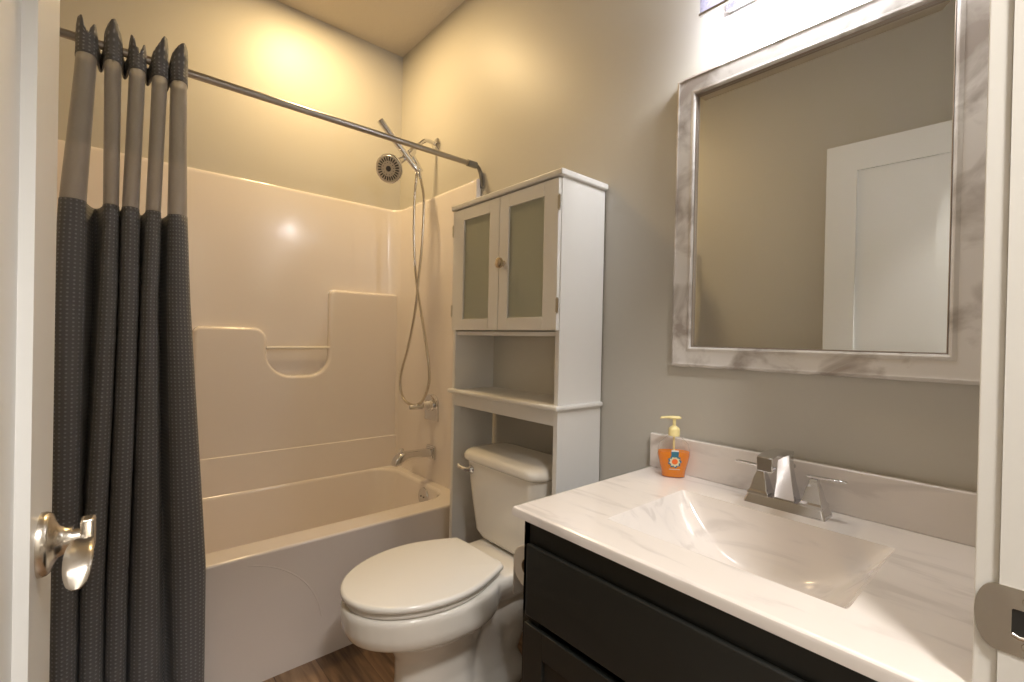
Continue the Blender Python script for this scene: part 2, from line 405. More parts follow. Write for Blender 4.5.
    b = bmesh.new(); lathe(b, [(0, .040), (.004, .041), (.008, .039), (.010, .033), (.011, .024), (.0095, .018), (.0095, .0001)], (ox-.007, -.462, .368), (-1, 0, .12), 28)
    ov = part('overflow_plate', b, chrome_m, tub); ov['label'] = 'round chrome overflow plate'
    for dy in (-.012, .012):
        b = bmesh.new(); lathe(b, [(0, .0035), (.0015, .003), (.0015, .0001)], (ox-.0175, -.462+dy, .368), (-1, 0, .12), 10)
        b.transform(Matrix.Translation(-tub.location)); link('screw', b, dark_m, ov)
    b = bmesh.new(); lathe(b, [(0, .035), (.003, .034), (.004, .025), (.002, .02), (.002, .0001)], (-.30, -.37, .083), (0, 0, 1), 28)
    part('drain', b, chrome_m, tub)
build_tub()

# tub spout
sp = thing('tub_spout', 'chrome tub spout with square wall plate over the bath', 'spout', (-.022, -.43, .566))
b = BX(-.0115, .0, -.036, .036, -.034, .034, b=.004); box(b, -.017, -.0115, -.028, .028, -.026, .026, b=.002); link('wall_plate', b, chrome_m, sp)
b = bmesh.new(); rings = []
for x, z0, z1, hw in ((-.015, -.019, .020, .022), (-.06, -.016, .020, .021), (-.12, -.012, .021, .021), (-.145, -.016, .022, .0225), (-.165, -.030, .021, .0235), (-.185, -.038, .012, .0235), (-.200, -.040, -.004, .022), (-.206, -.038, -.018, .019)):
    rings.append([(x, p.x, p.y) for p in rrect(0, (z0+z1)/2, hw, (z1-z0)/2, min(hw, (z1-z0)/2)*.55, 0, 4)])
loft(b, rings); link('spout', b, chrome_m, sp, angle=50)
b = bmesh.new(); lathe(b, [(0, .004), (.010, .004), (.011, .010), (.018, .0105), (.020, .007), (.020, .0001)], (-.165, 0, .019), (0, 0, 1), 18)
link('diverter_knob', b, chrome_m, sp)

# shower valve
va = thing('shower_valve', 'chrome shower valve with arched plate and short lever, above the tub spout', 'valve', (-.022, -.425, .79))
prof = [(-.060, -.068), (.060, -.068), (.060, .018)] + [(.060*cos(radians(a)), .018+.044*sin(radians(a))) for a in range(15, 180, 15)] + [(-.060, .018)]
b = bmesh.new(); loft(b, [[(0, p[0], p[1]) for p in prof], [(-.006, p[0], p[1]) for p in prof], [(-.010, p[0]*.92, p[1]*.92) for p in prof], [(-.011, p[0]*.80, p[1]*.80) for p in prof]])
link('valve_plate', b, chrome_m, va)
b = bmesh.new(); lathe(b, [(.010, .030), (.014, .030), (.018, .024), (.036, .022), (.040, .019), (.058, .018), (.060, .014), (.060, .0001)], (0, 0, .006), (-1, 0, 0), 28); link('valve_body', b, chrome_m, va)
b = bmesh.new(); tube(b, [(-.050, 0, .004), (-.075, .004, .003), (-.118, .012, .001)], [.015, .013, .011], 16)
link('valve_lever', b, chrome_m, va)

# fixed shower head with arm and bracket
sh = thing('wall_shower', 'round chrome shower head on curved arm from the wall', 'shower head', (0, -.383, 2.09))
b = bmesh.new(); lathe(b, [(0, .037), (.004, .037), (.009, .029), (.014, .016), (.016, .0105)], (-.001, 0, 0), (-1, 0, 0), 28); link('wall_flange', b, chrome_m, sh)
arm = smooth_path([(-.005, 0, 0), (-.035, 0, .010), (-.070, 0, .005), (-.105, 0, -.028), (-.140, 0, -.072)], 6)
b = bmesh.new(); tube(b, arm, .0095, 16); link('shower_arm', b, chrome_m, sh, angle=60)
# bracket / diverter at arm end
b = bmesh.new(); tube(b, [(-.134, 0, -.062), (-.160, -.006, -.098)], [.018, .021], 18)
tube(b, [(-.158, .0, -.070), (-.098, -.014, -.160)], [.017, .016], 16); tube(b, [(-.128, -.02, -.122), (-.122, -.024, -.150)], [.011, .009], 14)
link('bracket', b, chrome_m, sh, angle=50)
hc = Vector((-.270, -.030, -.190)); hn = Vector((-.74, -.56, -.37)).normalized()
b = bmesh.new(); tube(b, [(-.155, -.008, -.095), (-.19, -.012, -.118), (-.215, -.016, -.14)], [.013, .014, .017], 16)
link('ball_joint', b, chrome_m, sh)
b = bmesh.new(); lathe(b, [(-.052, .012), (-.045, .020), (-.032, .030), (-.018, .052), (-.010, .063), (-.002, .0655), (.003, .064), (.004, .060), (.0035, .0001)], hc, hn, 48)
hd = link('head', b, chrome_m, sh, angle=50)
b = bmesh.new(); lathe(b, [(.0040, .058), (.0052, .057), (.0060, .040), (.0066, .0001)], hc, hn, 48); fp = link('face_plate', b, mat('face_plate_grey', (.62,.6,.57), .3, .6), hd)
u, w = frame_of(hn); b = bmesh.new()
for k in range(24):
    a = 2*pi*k/24
    for r0, r1, wd in ((.034, .052, .0032), (.0245, .0285, .0018)):
        d = u*cos(a)+w*sin(a); t = -u*sin(a)+w*cos(a); c0 = hc+hn*.0056
        if r0 > .03 or k % 2 == 0:
            rings = []
            for rr_, ww in ((r0, wd*.5), (r0+.003, wd), (r1-.003, wd), (r1, wd*.5)):
                p = c0 + d*rr_; rings.append([p - t*ww, p + t*ww, p + t*ww*.8 + hn*.002, p - t*ww*.8 + hn*.002])
            loft(b, rings)
lathe(b, [(.005, .013), (.0085, .012), (.009, .004), (.009, .0001)], hc, hn, 20)
nz = link('nozzles', b, rubber_m, hd); nz['label'] = 'ring of dark rubber nozzles'

# hand shower: wand plus hose
hs = thing('hand_shower', 'slim chrome hand shower wand with long looping metal hose', 'hand shower', (-.12, -.40, 1.93))
def toL(p, o): return tuple(Vector(p) - o.location)
A = Vector((-.305, -.383, 2.122)); Bp = Vector((-.120, -.42, 1.918))
dv = (Bp-A).normalized(); ln = (Bp-A).length
b = bmesh.new(); lathe(b, [(0, .0140), (.002, .0158), (.010, .0162), (.13, .0160), (.20, .0150), (ln-.03, .0138), (ln-.012, .010), (ln, .0085)], A - hs.location, dv, 24)
w1 = link('wand', b, chrome_m, hs, angle=50)
b = bmesh.new(); lathe(b, [(0, .0128), (.0012, .0128), (.0014, .0001)], A-dv*.001-hs.location, dv, 20); link('spray_face', b, mat('spray_face', (.75,.7,.62), .4), w1)
hose = [(-.120,-.42,1.918), (-.112,-.432,1.87), (-.106,-.448,1.78), (-.108,-.445,1.60), (-.112,-.425,1.42), (-.114,-.398,1.25), (-.118,-.345,1.08), (-.122,-.29,.955), (-.120,-.278,.875), (-.115,-.315,.815), (-.104,-.385,.797), (-.100,-.455,.822),
        (-.100,-.515,.905), (-.104,-.520,1.00), (-.108,-.488,1.13), (-.112,-.445,1.27), (-.116,-.405,1.42), (-.120,-.385,1.60), (-.124,-.39,1.78), (-.124,-.404,1.90), (-.122,-.407,1.945)]
hp = smooth_path(hose, 14); b = bmesh.new()
# fine ribs of the metal hose
fine = []; rs = []
for i in range(len(hp)-1):
    for k in range(2): fine.append(hp[i].lerp(hp[i+1], k/2)); rs.append(.0068 if k == 0 else .0060)
tube(b, [p-hs.location for p in fine], rs, 10); link('hose', b, nickel_m, hs, angle=70)
for p, q in ((Vector((-.120,-.42,1.925)), Vector((-.115,-.429,1.885))), (Vector((-.122,-.407,1.945)), Vector((-.123,-.404,1.91)))):
    b = bmesh.new(); tube(b, [p-hs.location, q-hs.location], [.0105, .008], 14); link('hose_nut', b, chrome_m, hs)

# ------------------------------------------------------------ curtain rod
rod = thing('curtain_rod', 'long brushed metal shower curtain rod across the bath', 'curtain rod', (-.77, -.757, 1.886))
b = bmesh.new(); tube(b, [(-.755, 0, 0), (.742, 0, 0)], .0112, 24); link('rod', b, rod_m, rod)
for x, s in ((-.760, 1), (.770, -1)):
    b = bmesh.new(); xw = x
    tube(b, [(x+s*.075, 0, 0), (x+s*.030, 0, 0)], .0145, 24)
    path = smooth_path([(x+s*.050, 0, .002), (x+s*.030, 0, .002), (x+s*.012, -.004, -.018), (x+s*.006, -.010, -.055), (x+s*.005, -.014, -.095)], 5)
    rings = []
    for i, p in enumerate(path):
        d = (path[min(i+1, len(path)-1)]-path[max(i-1, 0)]).normalized(); yv = Vector((0, 1, 0)); nn = d.cross(yv).normalized()
        rings.append([p + yv*cos(2*pi*k/12)*.012 + nn*sin(2*pi*k/12)*.004 for k in range(12)])
    loft(b, rings); link('rod_bracket', b, mat('bracket_grey', (.22,.22,.22), .4, .5) if s < 0 else rod_m, rod, angle=50)

# ------------------------------------------------------------ shower curtain
cur = thing('shower_curtain', 'grey waffle shower curtain bunched at the left of the rod', 'curtain', (-1.17, -.78, 0))
# fold centres / half widths by height: [z, [(centre x, half width) * 5]]
def hl(*e): return [((a+b_)/2, (b_-a)/2) for a, b_ in e]
KEY = [
 (1.93, hl((-1.310,-1.266),(-1.256,-1.217),(-1.206,-1.167),(-1.157,-1.119),(-1.117,-1.073))),
 (1.82, hl((-1.311,-1.266),(-1.256,-1.217),(-1.206,-1.167),(-1.157,-1.119),(-1.116,-1.074))),
 (1.46, hl((-1.338,-1.281),(-1.254,-1.218),(-1.216,-1.176),(-1.166,-1.129),(-1.118,-1.068))),
 (1.22, hl((-1.347,-1.280),(-1.260,-1.219),(-1.218,-1.174),(-1.172,-1.133),(-1.120,-1.057))),
 (.45,  hl((-1.340,-1.286),(-1.284,-1.236),(-1.234,-1.188),(-1.186,-1.119),(-1.101,-1.009))),
 (.02,  hl((-1.336,-1.286),(-1.284,-1.236),(-1.234,-1.190),(-1.187,-1.110),(-1.088,-1.009))),
]
def folds(z):
    for (z1, a), (z0, c) in zip(KEY, KEY[1:]):
        if z >= z0: t = min(1, max(0, (z-z0)/(z1-z0))); return [(c[i][0]*(1-t)+a[i][0]*t, c[i][1]*(1-t)+a[i][1]*t) for i in range(5)]
    return KEY[-1][1]
NL = 28; ST_ = NL+6
def section(z):
    """one row of the cloth: front lobes (towards the room) joined by narrow valleys behind"""
    F = folds(z); pts = []
    yb = -.775 if z > .5 else -.800
    if z <= .62: yb = -.800
    elif z < 1.2: yb = -.800 + .022*(z-.62)/.58
    else: yb = -.778 if z < 1.84 else -.774
    yv = -.800+.02 if z < .44 else -.748        # the valleys hang just inside the rod above, outside the tub below
    yv = max(min(yb+.030, -.735), yb+.018) if z < .62 else yb+.050
    if z < .6: yv = -.7705
    for i, (c, h) in enumerate(F):
        dep = .048 if z < 1.86 else .040
        for k in range(NL+1):
            a = pi - pi*k/NL
            pinch = .90 + .10*abs(sin(a))
            pts.append((c + h*cos(a)*pinch, yb - dep*(sin(a)**.75) - .004*sin(7*z+i*1.7)*sin(a)))
        if i < 4:
            c2, h2 = F[i+1]; a0, a1 = c+h, c2-h2; m = (a0+a1)/2; g = max(.004, (a1-a0)/2)
            for k in range(1, 6):
                t = k/6
                pts.append((a0+(a1-a0)*t, yb + (yv-yb)*sin(pi*t)**.5))
    return pts
zs_all = [.025 + (1.458-.025)*i/52 for i in range(53)]
def cloth(rows, name, m, ztop=None):
    bm = bmesh.new(); uvl = bm.loops.layers.uv.new('UVMap'); V = []
    for z in rows:
        s = section(z); L = 0; row = []
        for i, p in enumerate(s):
            if i: L += sqrt((p[0]-s[i-1][0])**2 + (p[1]-s[i-1][1])**2)
            zz = z if not callable(ztop) else ztop(i, z)
            row.append((bm.verts.new((p[0], p[1], zz)), L))
        V.append((row, z))
    # constant arc coordinates from the middle row keep the weave regular
    Ls = [r[1] for r in V[len(V)//2][0]]
    for (a, za), (b_, zb) in zip(V, V[1:]):
        for i in range(len(a)-1):
            f = bm.faces.new((a[i][0], a[i+1][0], b_[i+1][0], b_[i][0]))
            for l, (u_, v_) in zip(f.loops, ((Ls[i], za), (Ls[i+1], za), (Ls[i+1], zb), (Ls[i], zb))): l[uvl].uv = (u_, v_)
    o = part(name, bm, m, cur, angle=80)
    return o
p1 = cloth(zs_all, 'waffle_panel', waffle_m); 
sd = p1.modifiers.new('thick', 'SOLIDIFY'); sd.thickness = .0015; sd.offset = 0
b = bmesh.new(); uvl = b.loops.layers.uv.new('UVMap')      # the sheer band gathers into five closed folds
for l in range(5):
    rings = []
    for z in (1.452, 1.50, 1.58, 1.66, 1.74, 1.79, 1.828):
        seg = section(z)[l*ST_:l*ST_+NL+1]; bk = []
        for k in range(1, 6):
            t = k/6; bk.append((seg[-1][0]+(seg[0][0]-seg[-1][0])*t, seg[0][1]+.006*sin(pi*t)))
        rings.append([(p[0], p[1], z) for p in seg+bk])
    loft(b, rings, False, False)
p2 = part('sheer_panel', b, sheer_m, cur, angle=80); p2['label'] = 'smooth semi-sheer grey band near the top of the curtain'
def horn(i, z):
    # the header stands up in rounded ends over the rod, some folds split by a notch
    j = i % ST_; lobe = i // ST_
    if z < 1.880 or j > NL: return min(z, 1.876) if j > NL else z
    t = .5-.5*cos(pi*j/NL); T_ = (0, .14, .28, .42, .56, .70, .85, 1)
    H_ = ((-.004,.020,.024,-.004,-.020,.002,.014,-.006), (0,.015,.028,.038,.041,.030,.012,-.005), (0,.022,.014,-.010,-.026,-.010,.006,-.008), (-.010,0,.010,.022,.036,.045,.042,.014), (-.006,.010,.020,.030,.038,.042,.034,.008))[lobe]
    for k in range(7):
        if T_[k] <= t <= T_[k+1]:
            f = (t-T_[k])/(T_[k+1]-T_[k]); f = f*f*(3-2*f); h = H_[k]*(1-f)+H_[k+1]*f; break
    return z + h*(.4 if z < 1.89 else 1)
p3 = cloth([1.826, 1.845, 1.865, 1.882, 1.897], 'header_band', waffle_m, horn); p3['label'] = 'waffle header band with split rings at the rod'
sd = p3.modifiers.new('thick', 'SOLIDIFY'); sd.thickness = .003; sd.offset = 0
b = bmesh.new()     # stitched hem line under the header
s = section(1.828)
for l in range(5):
    seg = s[l*ST_:l*ST_+NL+1]; tube(b, [(p[0], p[1]-.0012, 1.828) for p in seg], .0016, 6)
part('hem_stitching', b, waffle_m, cur)
# flexible hookless rings inside the header
for c, h in folds(1.89):
    b = bmesh.new(); n = 26
    ring = [Vector((c, -.757 + .022*cos(2*pi*k/n), 1.882 + .026*sin(2*pi*k/n))) for k in range(n+1)]
    tube(b, ring, .0035, 8, cap=False); part('ring', b, mat('grey_ring', (.18,.18,.18), .4), cur)

# ------------------------------------------------------------ over-toilet cabinet
CX = -.208; Y1, Y2 = -.876, -1.448; B0 = -.006
cb = thing('storage_cabinet', 'tall white cabinet with two frosted glass doors straddling the toilet', 'cabinet', (-.11, (Y1+Y2)/2, 0))
def cpart(n, bm, m=cab_m, parent=None, **k):
    bm.transform(Matrix.Translation(-cb.location)); return link(n, bm, m, parent or cb, **k)
PT = .018
for ya, yb, bk in ((Y2, Y2+PT, B0), (Y1-PT, Y1, -.016)):      # side panels, notched at the foot to clear the baseboard
    b = prism(bmesh.new(), [(CX-.002, 0), (-.020, 0), (-.020, .145), (bk, .165), (bk, 1.625), (CX-.002, 1.625)], 'y', ya, yb)
    bevel_obj(cpart('side_panel', b, smooth=False), .0012, 2)
b = bmesh.new(); box(b, CX-.018, B0+.004, Y2-.012, Y1+.008, 1.625, 1.645, b=.005, seg=3); cpart('top', b)
ZL = .932
cpart('ledge_moulding', box(box(box(bmesh.new(), CX-.021, CX+.010, Y2-.012, Y1+.008, ZL-.016, ZL, b=.006, seg=3), CX-.005, B0, Y2-.012, Y2+.004, ZL-.016, ZL, b=.006, seg=3), CX-.005, B0, Y1-.004, Y1+.012, ZL-.016, ZL, b=.006, seg=3))
cpart('niche_shelf', BX(CX+.002, B0, Y2+PT, Y1-PT, ZL-.018, ZL-.002))
cpart('apron_rail', BX(CX-.001, CX+.016, Y2+.001, Y1-.001, .868, ZL-.015, b=.0012))
cpart('bottom_board', BX(CX+.002, B0, Y2+PT, Y1-PT, 1.142, 1.156, b=.001))
cpart('inner_shelf', BX(CX+.030, B0-.004, Y2+PT, Y1-PT, 1.436, 1.450))
cpart('back_panel', BX(B0-.012, B0-.009, Y2+PT-.001, Y1-.003, ZL-.005, 1.62), mat('cabinet_back_white', (.72,.70,.64), .45))
cpart('lower_brace', BX(B0-.012, B0, Y2+PT, Y1-PT, .18, .26, b=.001))
def cdoor(ya, yb, knob_y):          # ya > yb
    z0, z1 = 1.160, 1.620; fx0, fx1 = CX-.014, CX+.002; ws = .045 if True else 0
    yi0, yi1 = ya, yb
    la, lb = (.072, .058) if ya > -1.0 else (.045, .058)
    b = bmesh.new()
    if ya > -1.0: ga, gb = -.953, -1.110
    else: ga, gb = -1.214, -1.383
    box(b, fx0, fx1, ga, ya, z0, z1, b=.0015); box(b, fx0, fx1, yb, gb, z0, z1, b=.0015)
    box(b, fx0, fx1, gb, ga, z0, 1.202, b=.0008); box(b, fx0, fx1, gb, ga, 1.576, z1, b=.0008)
    d = cpart('door', b, smooth=False)
    b = BX(fx0+.006, fx0+.010, gb-.004, ga+.004, 1.198, 1.580); cpart('glass_pane', b, frost_m, d)
    for z in (1.235, 1.545):
        y = ya+.002 if ya > -1.0 else yb-.002
        b = bmesh.new(); tube(b, [(fx0+.002, y, z-.024), (fx0+.002, y, z+.024)], .0032, 10); box(b, fx0-.001, fx0+.002, y-.005, y+.005, z-.020, z+.020)
        cpart('hinge', b, hinge_m, d)
    return d
ym = -1.165
da = cdoor(Y1-.006, ym+.001, None); db = cdoor(ym-.002, Y2+.004, None)
b = bmesh.new(); lathe(b, [(0, .010), (.003, .009), (.008, .007), (.012, .014), (.018, .0185), (.025, .0175), (.029, .011), (.030, .0001)], (CX-.014, -1.192, 1.387), (-1, 0, 0), 24)
cpart('knob', b, mat('knob_metal', (.60,.50,.38), .22, 1), db)

# ------------------------------------------------------------ toilet
TY = -1.187
to = thing('toilet', 'white two-piece toilet with closed oval lid beside the bathtub', 'toilet', (0, TY, 0))
def egg(xb, xf, hw, z, n=40, p=2.25, wide=.42):
    """outline in plan: xb/xf distance from the wall, widest at fraction wide from the back"""
    L = xf-xb; xc = xb + L*wide; pts = []
    for k in range(n):
        a = 2*pi*k/n; c, s_ = cos(a), sin(a)
        ax = (xf-xc) if c > 0 else (xc-xb)
        pp = p if c < 0 else 2.0
        x = xc + ax*math.copysign(abs(c)**(2/pp), c); y = hw*math.copysign(abs(s_)**(2/pp), s_)
        pts.append((-x, y, z))
    return pts
def build_toilet():
    bm = bmesh.new()
    loft(bm, [egg(.30,.625,.118,0), egg(.30,.62,.116,.02), egg(.31,.605,.094,.05), egg(.32,.592,.083,.12), egg(.31,.592,.086,.19), egg(.29,.618,.104,.245), egg(.275,.690,.152,.28), egg(.27,.735,.180,.305), egg(.265,.747,.187,.330), egg(.265,.750,.188,.36), egg(.265,.752,.189,.385), egg(.275,.745,.182,.392)])
    # rear deck under the tank
    def dk(x0, x1, hw0, z, r=.04): return [(-p.x, p.y, p.z) for p in rrect((x0+x1)/2, 0, (x1-x0)/2, hw0, r, z)]
    loft(bm, [dk(.10,.30,.10,.29), dk(.04,.34,.125,.33), dk(.03,.36,.140,.36), dk(.028,.36,.142,.385), dk(.034,.35,.136,.391)])
    # trapway
    tp = smooth_path([(-.46,0,.10), (-.40,0,.20), (-.33,0,.285), (-.25,0,.290), (-.19,0,.22), (-.20,0,.13), (-.25,0,.06), (-.26,0,.02)], 5)
    tube(bm, tp, [.075]*len(tp), 20, sx=.95, sy=1.15)
    loft(bm, [egg(.13,.50,.112,0,p=3), egg(.13,.50,.112,.03,p=3), egg(.15,.48,.085,.07,p=3), egg(.16,.46,.070,.12), egg(.16,.44,.06,.26)])
    o = link('bowl', bm, porc_m, to, angle=80)
    md = o.modifiers.new('remesh', 'REMESH'); md.mode = 'VOXEL'; md.voxel_size = .0065; md.use_smooth_shade = True
    ms = o.modifiers.new('smooth', 'SMOOTH'); ms.factor = .5; ms.iterations = 10
    # bolt cap
    for s in (1, -1):
        b = bmesh.new(); lathe(b, [(0, .014), (.012, .013), (.019, .008), (.021, .0001)], (-.305, s*.125, .028), (0, s*.25, 1), 18); link('bolt_cap', b, porc_m, to)
    # seat ring and lid
    def oval2(xb, xf, hw, hb, z, n=72, xm=.50):
        """closed lid outline: straight back edge of half width hb, widest at xm, elliptic front"""
        pts = []
        for k in range(24):
            t = k/24; pts.append((xb+(xm-xb)*t, hb+(hw-hb)*sin(pi/2*t)))
        for k in range(25):
            a = pi/2*k/24; pts.append((xm+(xf-xm)*sin(a), hw*cos(a)))
        full = pts + [(x, -y) for x, y in pts[::-1][1:]]
        full += [(xb-.004, -hb*.5), (xb-.005, 0), (xb-.004, hb*.5)]
        return [(-x, y, z) for x, y in full]
    def seat(xb, xf, hw, hb, z0, z1, r):
        b = bmesh.new()
        rings = [oval2(xb+r*.6, xf-r*.6, hw-r*.6, hb-r*.6, z0), oval2(xb+r*.1, xf-r*.1, hw-r*.1, hb-r*.1, z0+r*.25)]
        for k in range(6):
            a = pi/2*k/5; ins = r*(1-cos(a)); rings.append(oval2(xb+ins, xf-ins, hw-ins, hb-ins, z1-r+r*sin(a)))
        return b, rings
    b, rings = seat(.304, .740, .178, .118, .394, .4075, .006); loft(b, rings); link('seat', b, seat_m, to, angle=70)
    b, rings = seat(.298, .751, .188, .128, .4125, .432, .010)
    top = rings[-1]
    for f, dz in ((.8, .0025), (.5, .004), (.2, .0045)):
        cxx = -.53; rings.append([(cxx+(p[0]-cxx)*f, p[1]*f, .432+dz) for p in top])
    loft(b, rings); link('lid', b, seat_m, to, angle=70)
    for s in (1, -1):
        b = bmesh.new(); box(b, -.318, -.275, s*.075-.018, s*.075+.018, .390, .418, b=.006, seg=3); link('seat_hinge', b, seat_m, to)
    # tank
    def tk(x0, x1, hw, z, r=.045): return [(-p.x, p.y, p.z) for p in rrect((x0+x1)/2, 0, (x1-x0)/2, hw, r, z, 8)]
    b = bmesh.new(); loft(b, [tk(.045,.175,.135,.392,.04), tk(.035,.19,.155,.402,.045), tk(.028,.205,.170,.43), tk(.024,.215,.180,.52), tk(.022,.226,.192,.64), tk(.022,.230,.196,.685)])
    link('tank', b, porc_m, to, angle=60)
    b = bmesh.new(); rings = [tk(.024,.232,.197,.682,.05), tk(.020,.243,.206,.688,.055), tk(.018,.246,.209,.697,.058), tk(.019,.244,.207,.708,.058), tk(.024,.238,.201,.717,.055), tk(.036,.225,.188,.723,.05), tk(.06,.20,.16,.7255,.04)]
    loft(b, rings); link('tank_lid', b, porc_m, to, angle=60)
    # flush lever on the left of the tank front
    b = bmesh.new(); yy = .150
    lathe(b, [(0, .016), (.006, .015), (.009, .010), (.014, .009)], (-.226, yy, .652), (-1, 0, 0), 20)
    tube(b, [(-.238, yy-.004, .652), (-.247, yy+.012, .653), (-.250, yy+.035, .656), (-.249, yy+.050, .660)], [.008, .0075, .0065, .0075], 12)
    l = link('flush_lever', b, chrome_m, to, angle=50); l['label'] = 'small chrome flush lever'
    b = bmesh.new(); tube(b, smooth_path([(-.11, .12, .395), (-.105, .135, .30), (-.07, .165, .20), (-.03, .17, .16), (-.012, .17, .16)], 5), .005, 10); link('supply_hose', b, chrome_m, to)
build_toilet()

# ------------------------------------------------------------ vanity
VZ, VY, VX = .764, -1.645, -.560
VE = -2.3685
vn = thing('vanity_cabinet', 'black vanity cabinet with false drawer front and shaker doors under the sink', 'vanity', (-.27, -2.02, 0))
def vpart(n, bm, m=van_m, parent=None, **k):
    bm.transform(Matrix.Translation(-vn.location)); return link(n, bm, m, parent or vn, **k)
FX = -.540; YA, YB = -1.667, VE+.0015
b = bmesh.new()
box(b, FX, -.003, YA-.018, YA, 0.09, VZ-.021); box(b, FX, -.003, YB, YB+.018, 0.09, VZ-.021); box(b, FX+.001, -.004, YB+.017, YA-.017, .09, .108); box(b, -.012, -.003, YB+.017, YA-.017, .1, VZ-.022)
box(b, FX, FX+.018, YB+.001, YA-.001, .535, VZ-.0212); box(b, FX, FX+.018, (YA+YB)/2-.02, (YA+YB)/2+.02, .1, .54); box(b, FX+.0005, FX+.018, YB+.001, YA-.001, .091, .12); box(b, FX+.0002, FX+.018, YA-.05, YA-.002, .1, .54); box(b, FX+.0002, FX+.018, YB+.002, YB+.05, .1, .54)
box(b, FX+.06, -.003, YB, YA, 0, .09); vpart('body', b, smooth=False)
vpart('drawer_front', BX(FX-.012, FX-.0005, YB+.012, YA-.018, .538, .692, b=.004, seg=3))
def vdoor(ya, yb):
    z0, z1 = .105, .523; s = .055; b = bmesh.new()
    box(b, FX-.013, FX-.0005, ya-s, ya, z0, z1, b=.0015); box(b, FX-.013, FX-.0005, yb, yb+s, z0, z1, b=.0015)
    box(b, FX-.013, FX-.0005, yb+s, ya-s, z0, z0+s, b=.001); box(b, FX-.013, FX-.0005, yb+s, ya-s, z1-s, z1, b=.001)
    box(b, FX-.006, FX-.002, yb+s-.002, ya-s+.002, z0+s-.002, z1-s+.002)
    return vpart('door', b, smooth=False)
ymv = (YA+YB)/2
for ya, yb, s in ((YA-.018, ymv+.002, -1), (ymv-.002, YB+.012, 1)):
    d = vdoor(ya, yb)
    y = (yb+.03) if s < 0 else (ya-.03)
    b = bmesh.new(); tube(b, smooth_path([(FX-.013, y, .36), (FX-.045, y, .365), (FX-.047, y, .42), (FX-.045, y, .475), (FX-.013, y, .48)], 4), .005, 10); vpart('handle', b, nickel_m, d)

ct = thing('sink_countertop', 'white marbled vanity top with integrated rectangular sink and backsplash', 'countertop', (-.28, -2.0, VZ))
def tpart(n, bm, m=marble_m, **k):
    bm.transform(Matrix.Translation(-ct.location)); return link(n, bm, m, ct, **k)
SX0, SX1, SY0, SY1 = -.455, -.148, -2.240, -1.822
def counter():
    bm = bmesh.new()
    nx, ny = 44, 60
    def D(s, t):
        fs = 1-abs(2*s-1)**9 if s < .5 else 1-abs(2*s-1)**11
        tt = abs(2*t-1); g = (1-tt**2.5)
        return .126*fs*g
    # top sheet with the basin as one height field: non uniform grid lines
    def lines(a, b_, n, ease=True):
        return [a+(b_-a)*(.5-.5*cos(pi*k/n)) for k in range(n+1)]
    xs = [VX, VX+.0015, VX+.004, VX+.008, VX+.05] + lines(SX0, SX1, nx) + [-.10, -.05, -.003]
    ys = [VE, -2.30] + lines(SY0, SY1, ny) + [-1.75, VY-.008, VY-.004, VY-.0015, VY]
    R = .008
    def edge_drop(d):
        return R - sqrt(max(0, R*R-(R-d)**2)) if d < R else 0
    grid = []
    for x in xs:
        row = []
        for y in ys:
            z = VZ
            if SX0 <= x <= SX1 and SY0 <= y <= SY1: z -= D((x-SX0)/(SX1-SX0), (y-SY0)/(SY1-SY0))
            z -= max(edge_drop(x-VX), edge_drop(VY-y))
            row.append(bm.verts.new((x, y, z)))
        grid.append(row)
    for i in range(len(xs)-1):
        for j in range(len(ys)-1): bm.faces.new((grid[i][j], grid[i+1][j], grid[i+1][j+1], grid[i][j+1]))
    # sides and underside
    border = [grid[i][0] for i in range(len(xs))] + [grid[-1][j] for j in range(1, len(ys))] + [grid[i][-1] for i in range(len(xs)-2, -1, -1)] + [grid[0][j] for j in range(len(ys)-2, 0, -1)]
    low = [bm.verts.new((v.co.x, v.co.y, VZ-.0205)) for v in border]
    n = len(border)
    for i in range(n): bm.faces.new((border[i], border[(i+1) % n], low[(i+1) % n], low[i]))
    # underside as a ring so the basin can pass
    bmesh.ops.remove_doubles(bm, verts=bm.verts, dist=1e-6)
    tpart('counter', bm, angle=28)
counter()
b = BX(-.0215, -.001, VE, VY, VZ-.001, VZ+.099, b=.004, seg=3); tpart('backsplash', b)
b = bmesh.new(); lathe(b, [(0, .022), (.003, .022), (.0045, .019), (.003, .016), (.003, .0001)], (-.305, -2.031, VZ-.129), (0, 0, 1), 28); tpart('drain', b, chrome_m)
b = bmesh.new(); lathe(b, [(.003, .014), (.008, .0145), (.010, .010), (.010, .0001)], (-.305, -2.031, VZ-.129), (0, 0, 1), 24); tpart('drain_stopper', b, chrome_m)

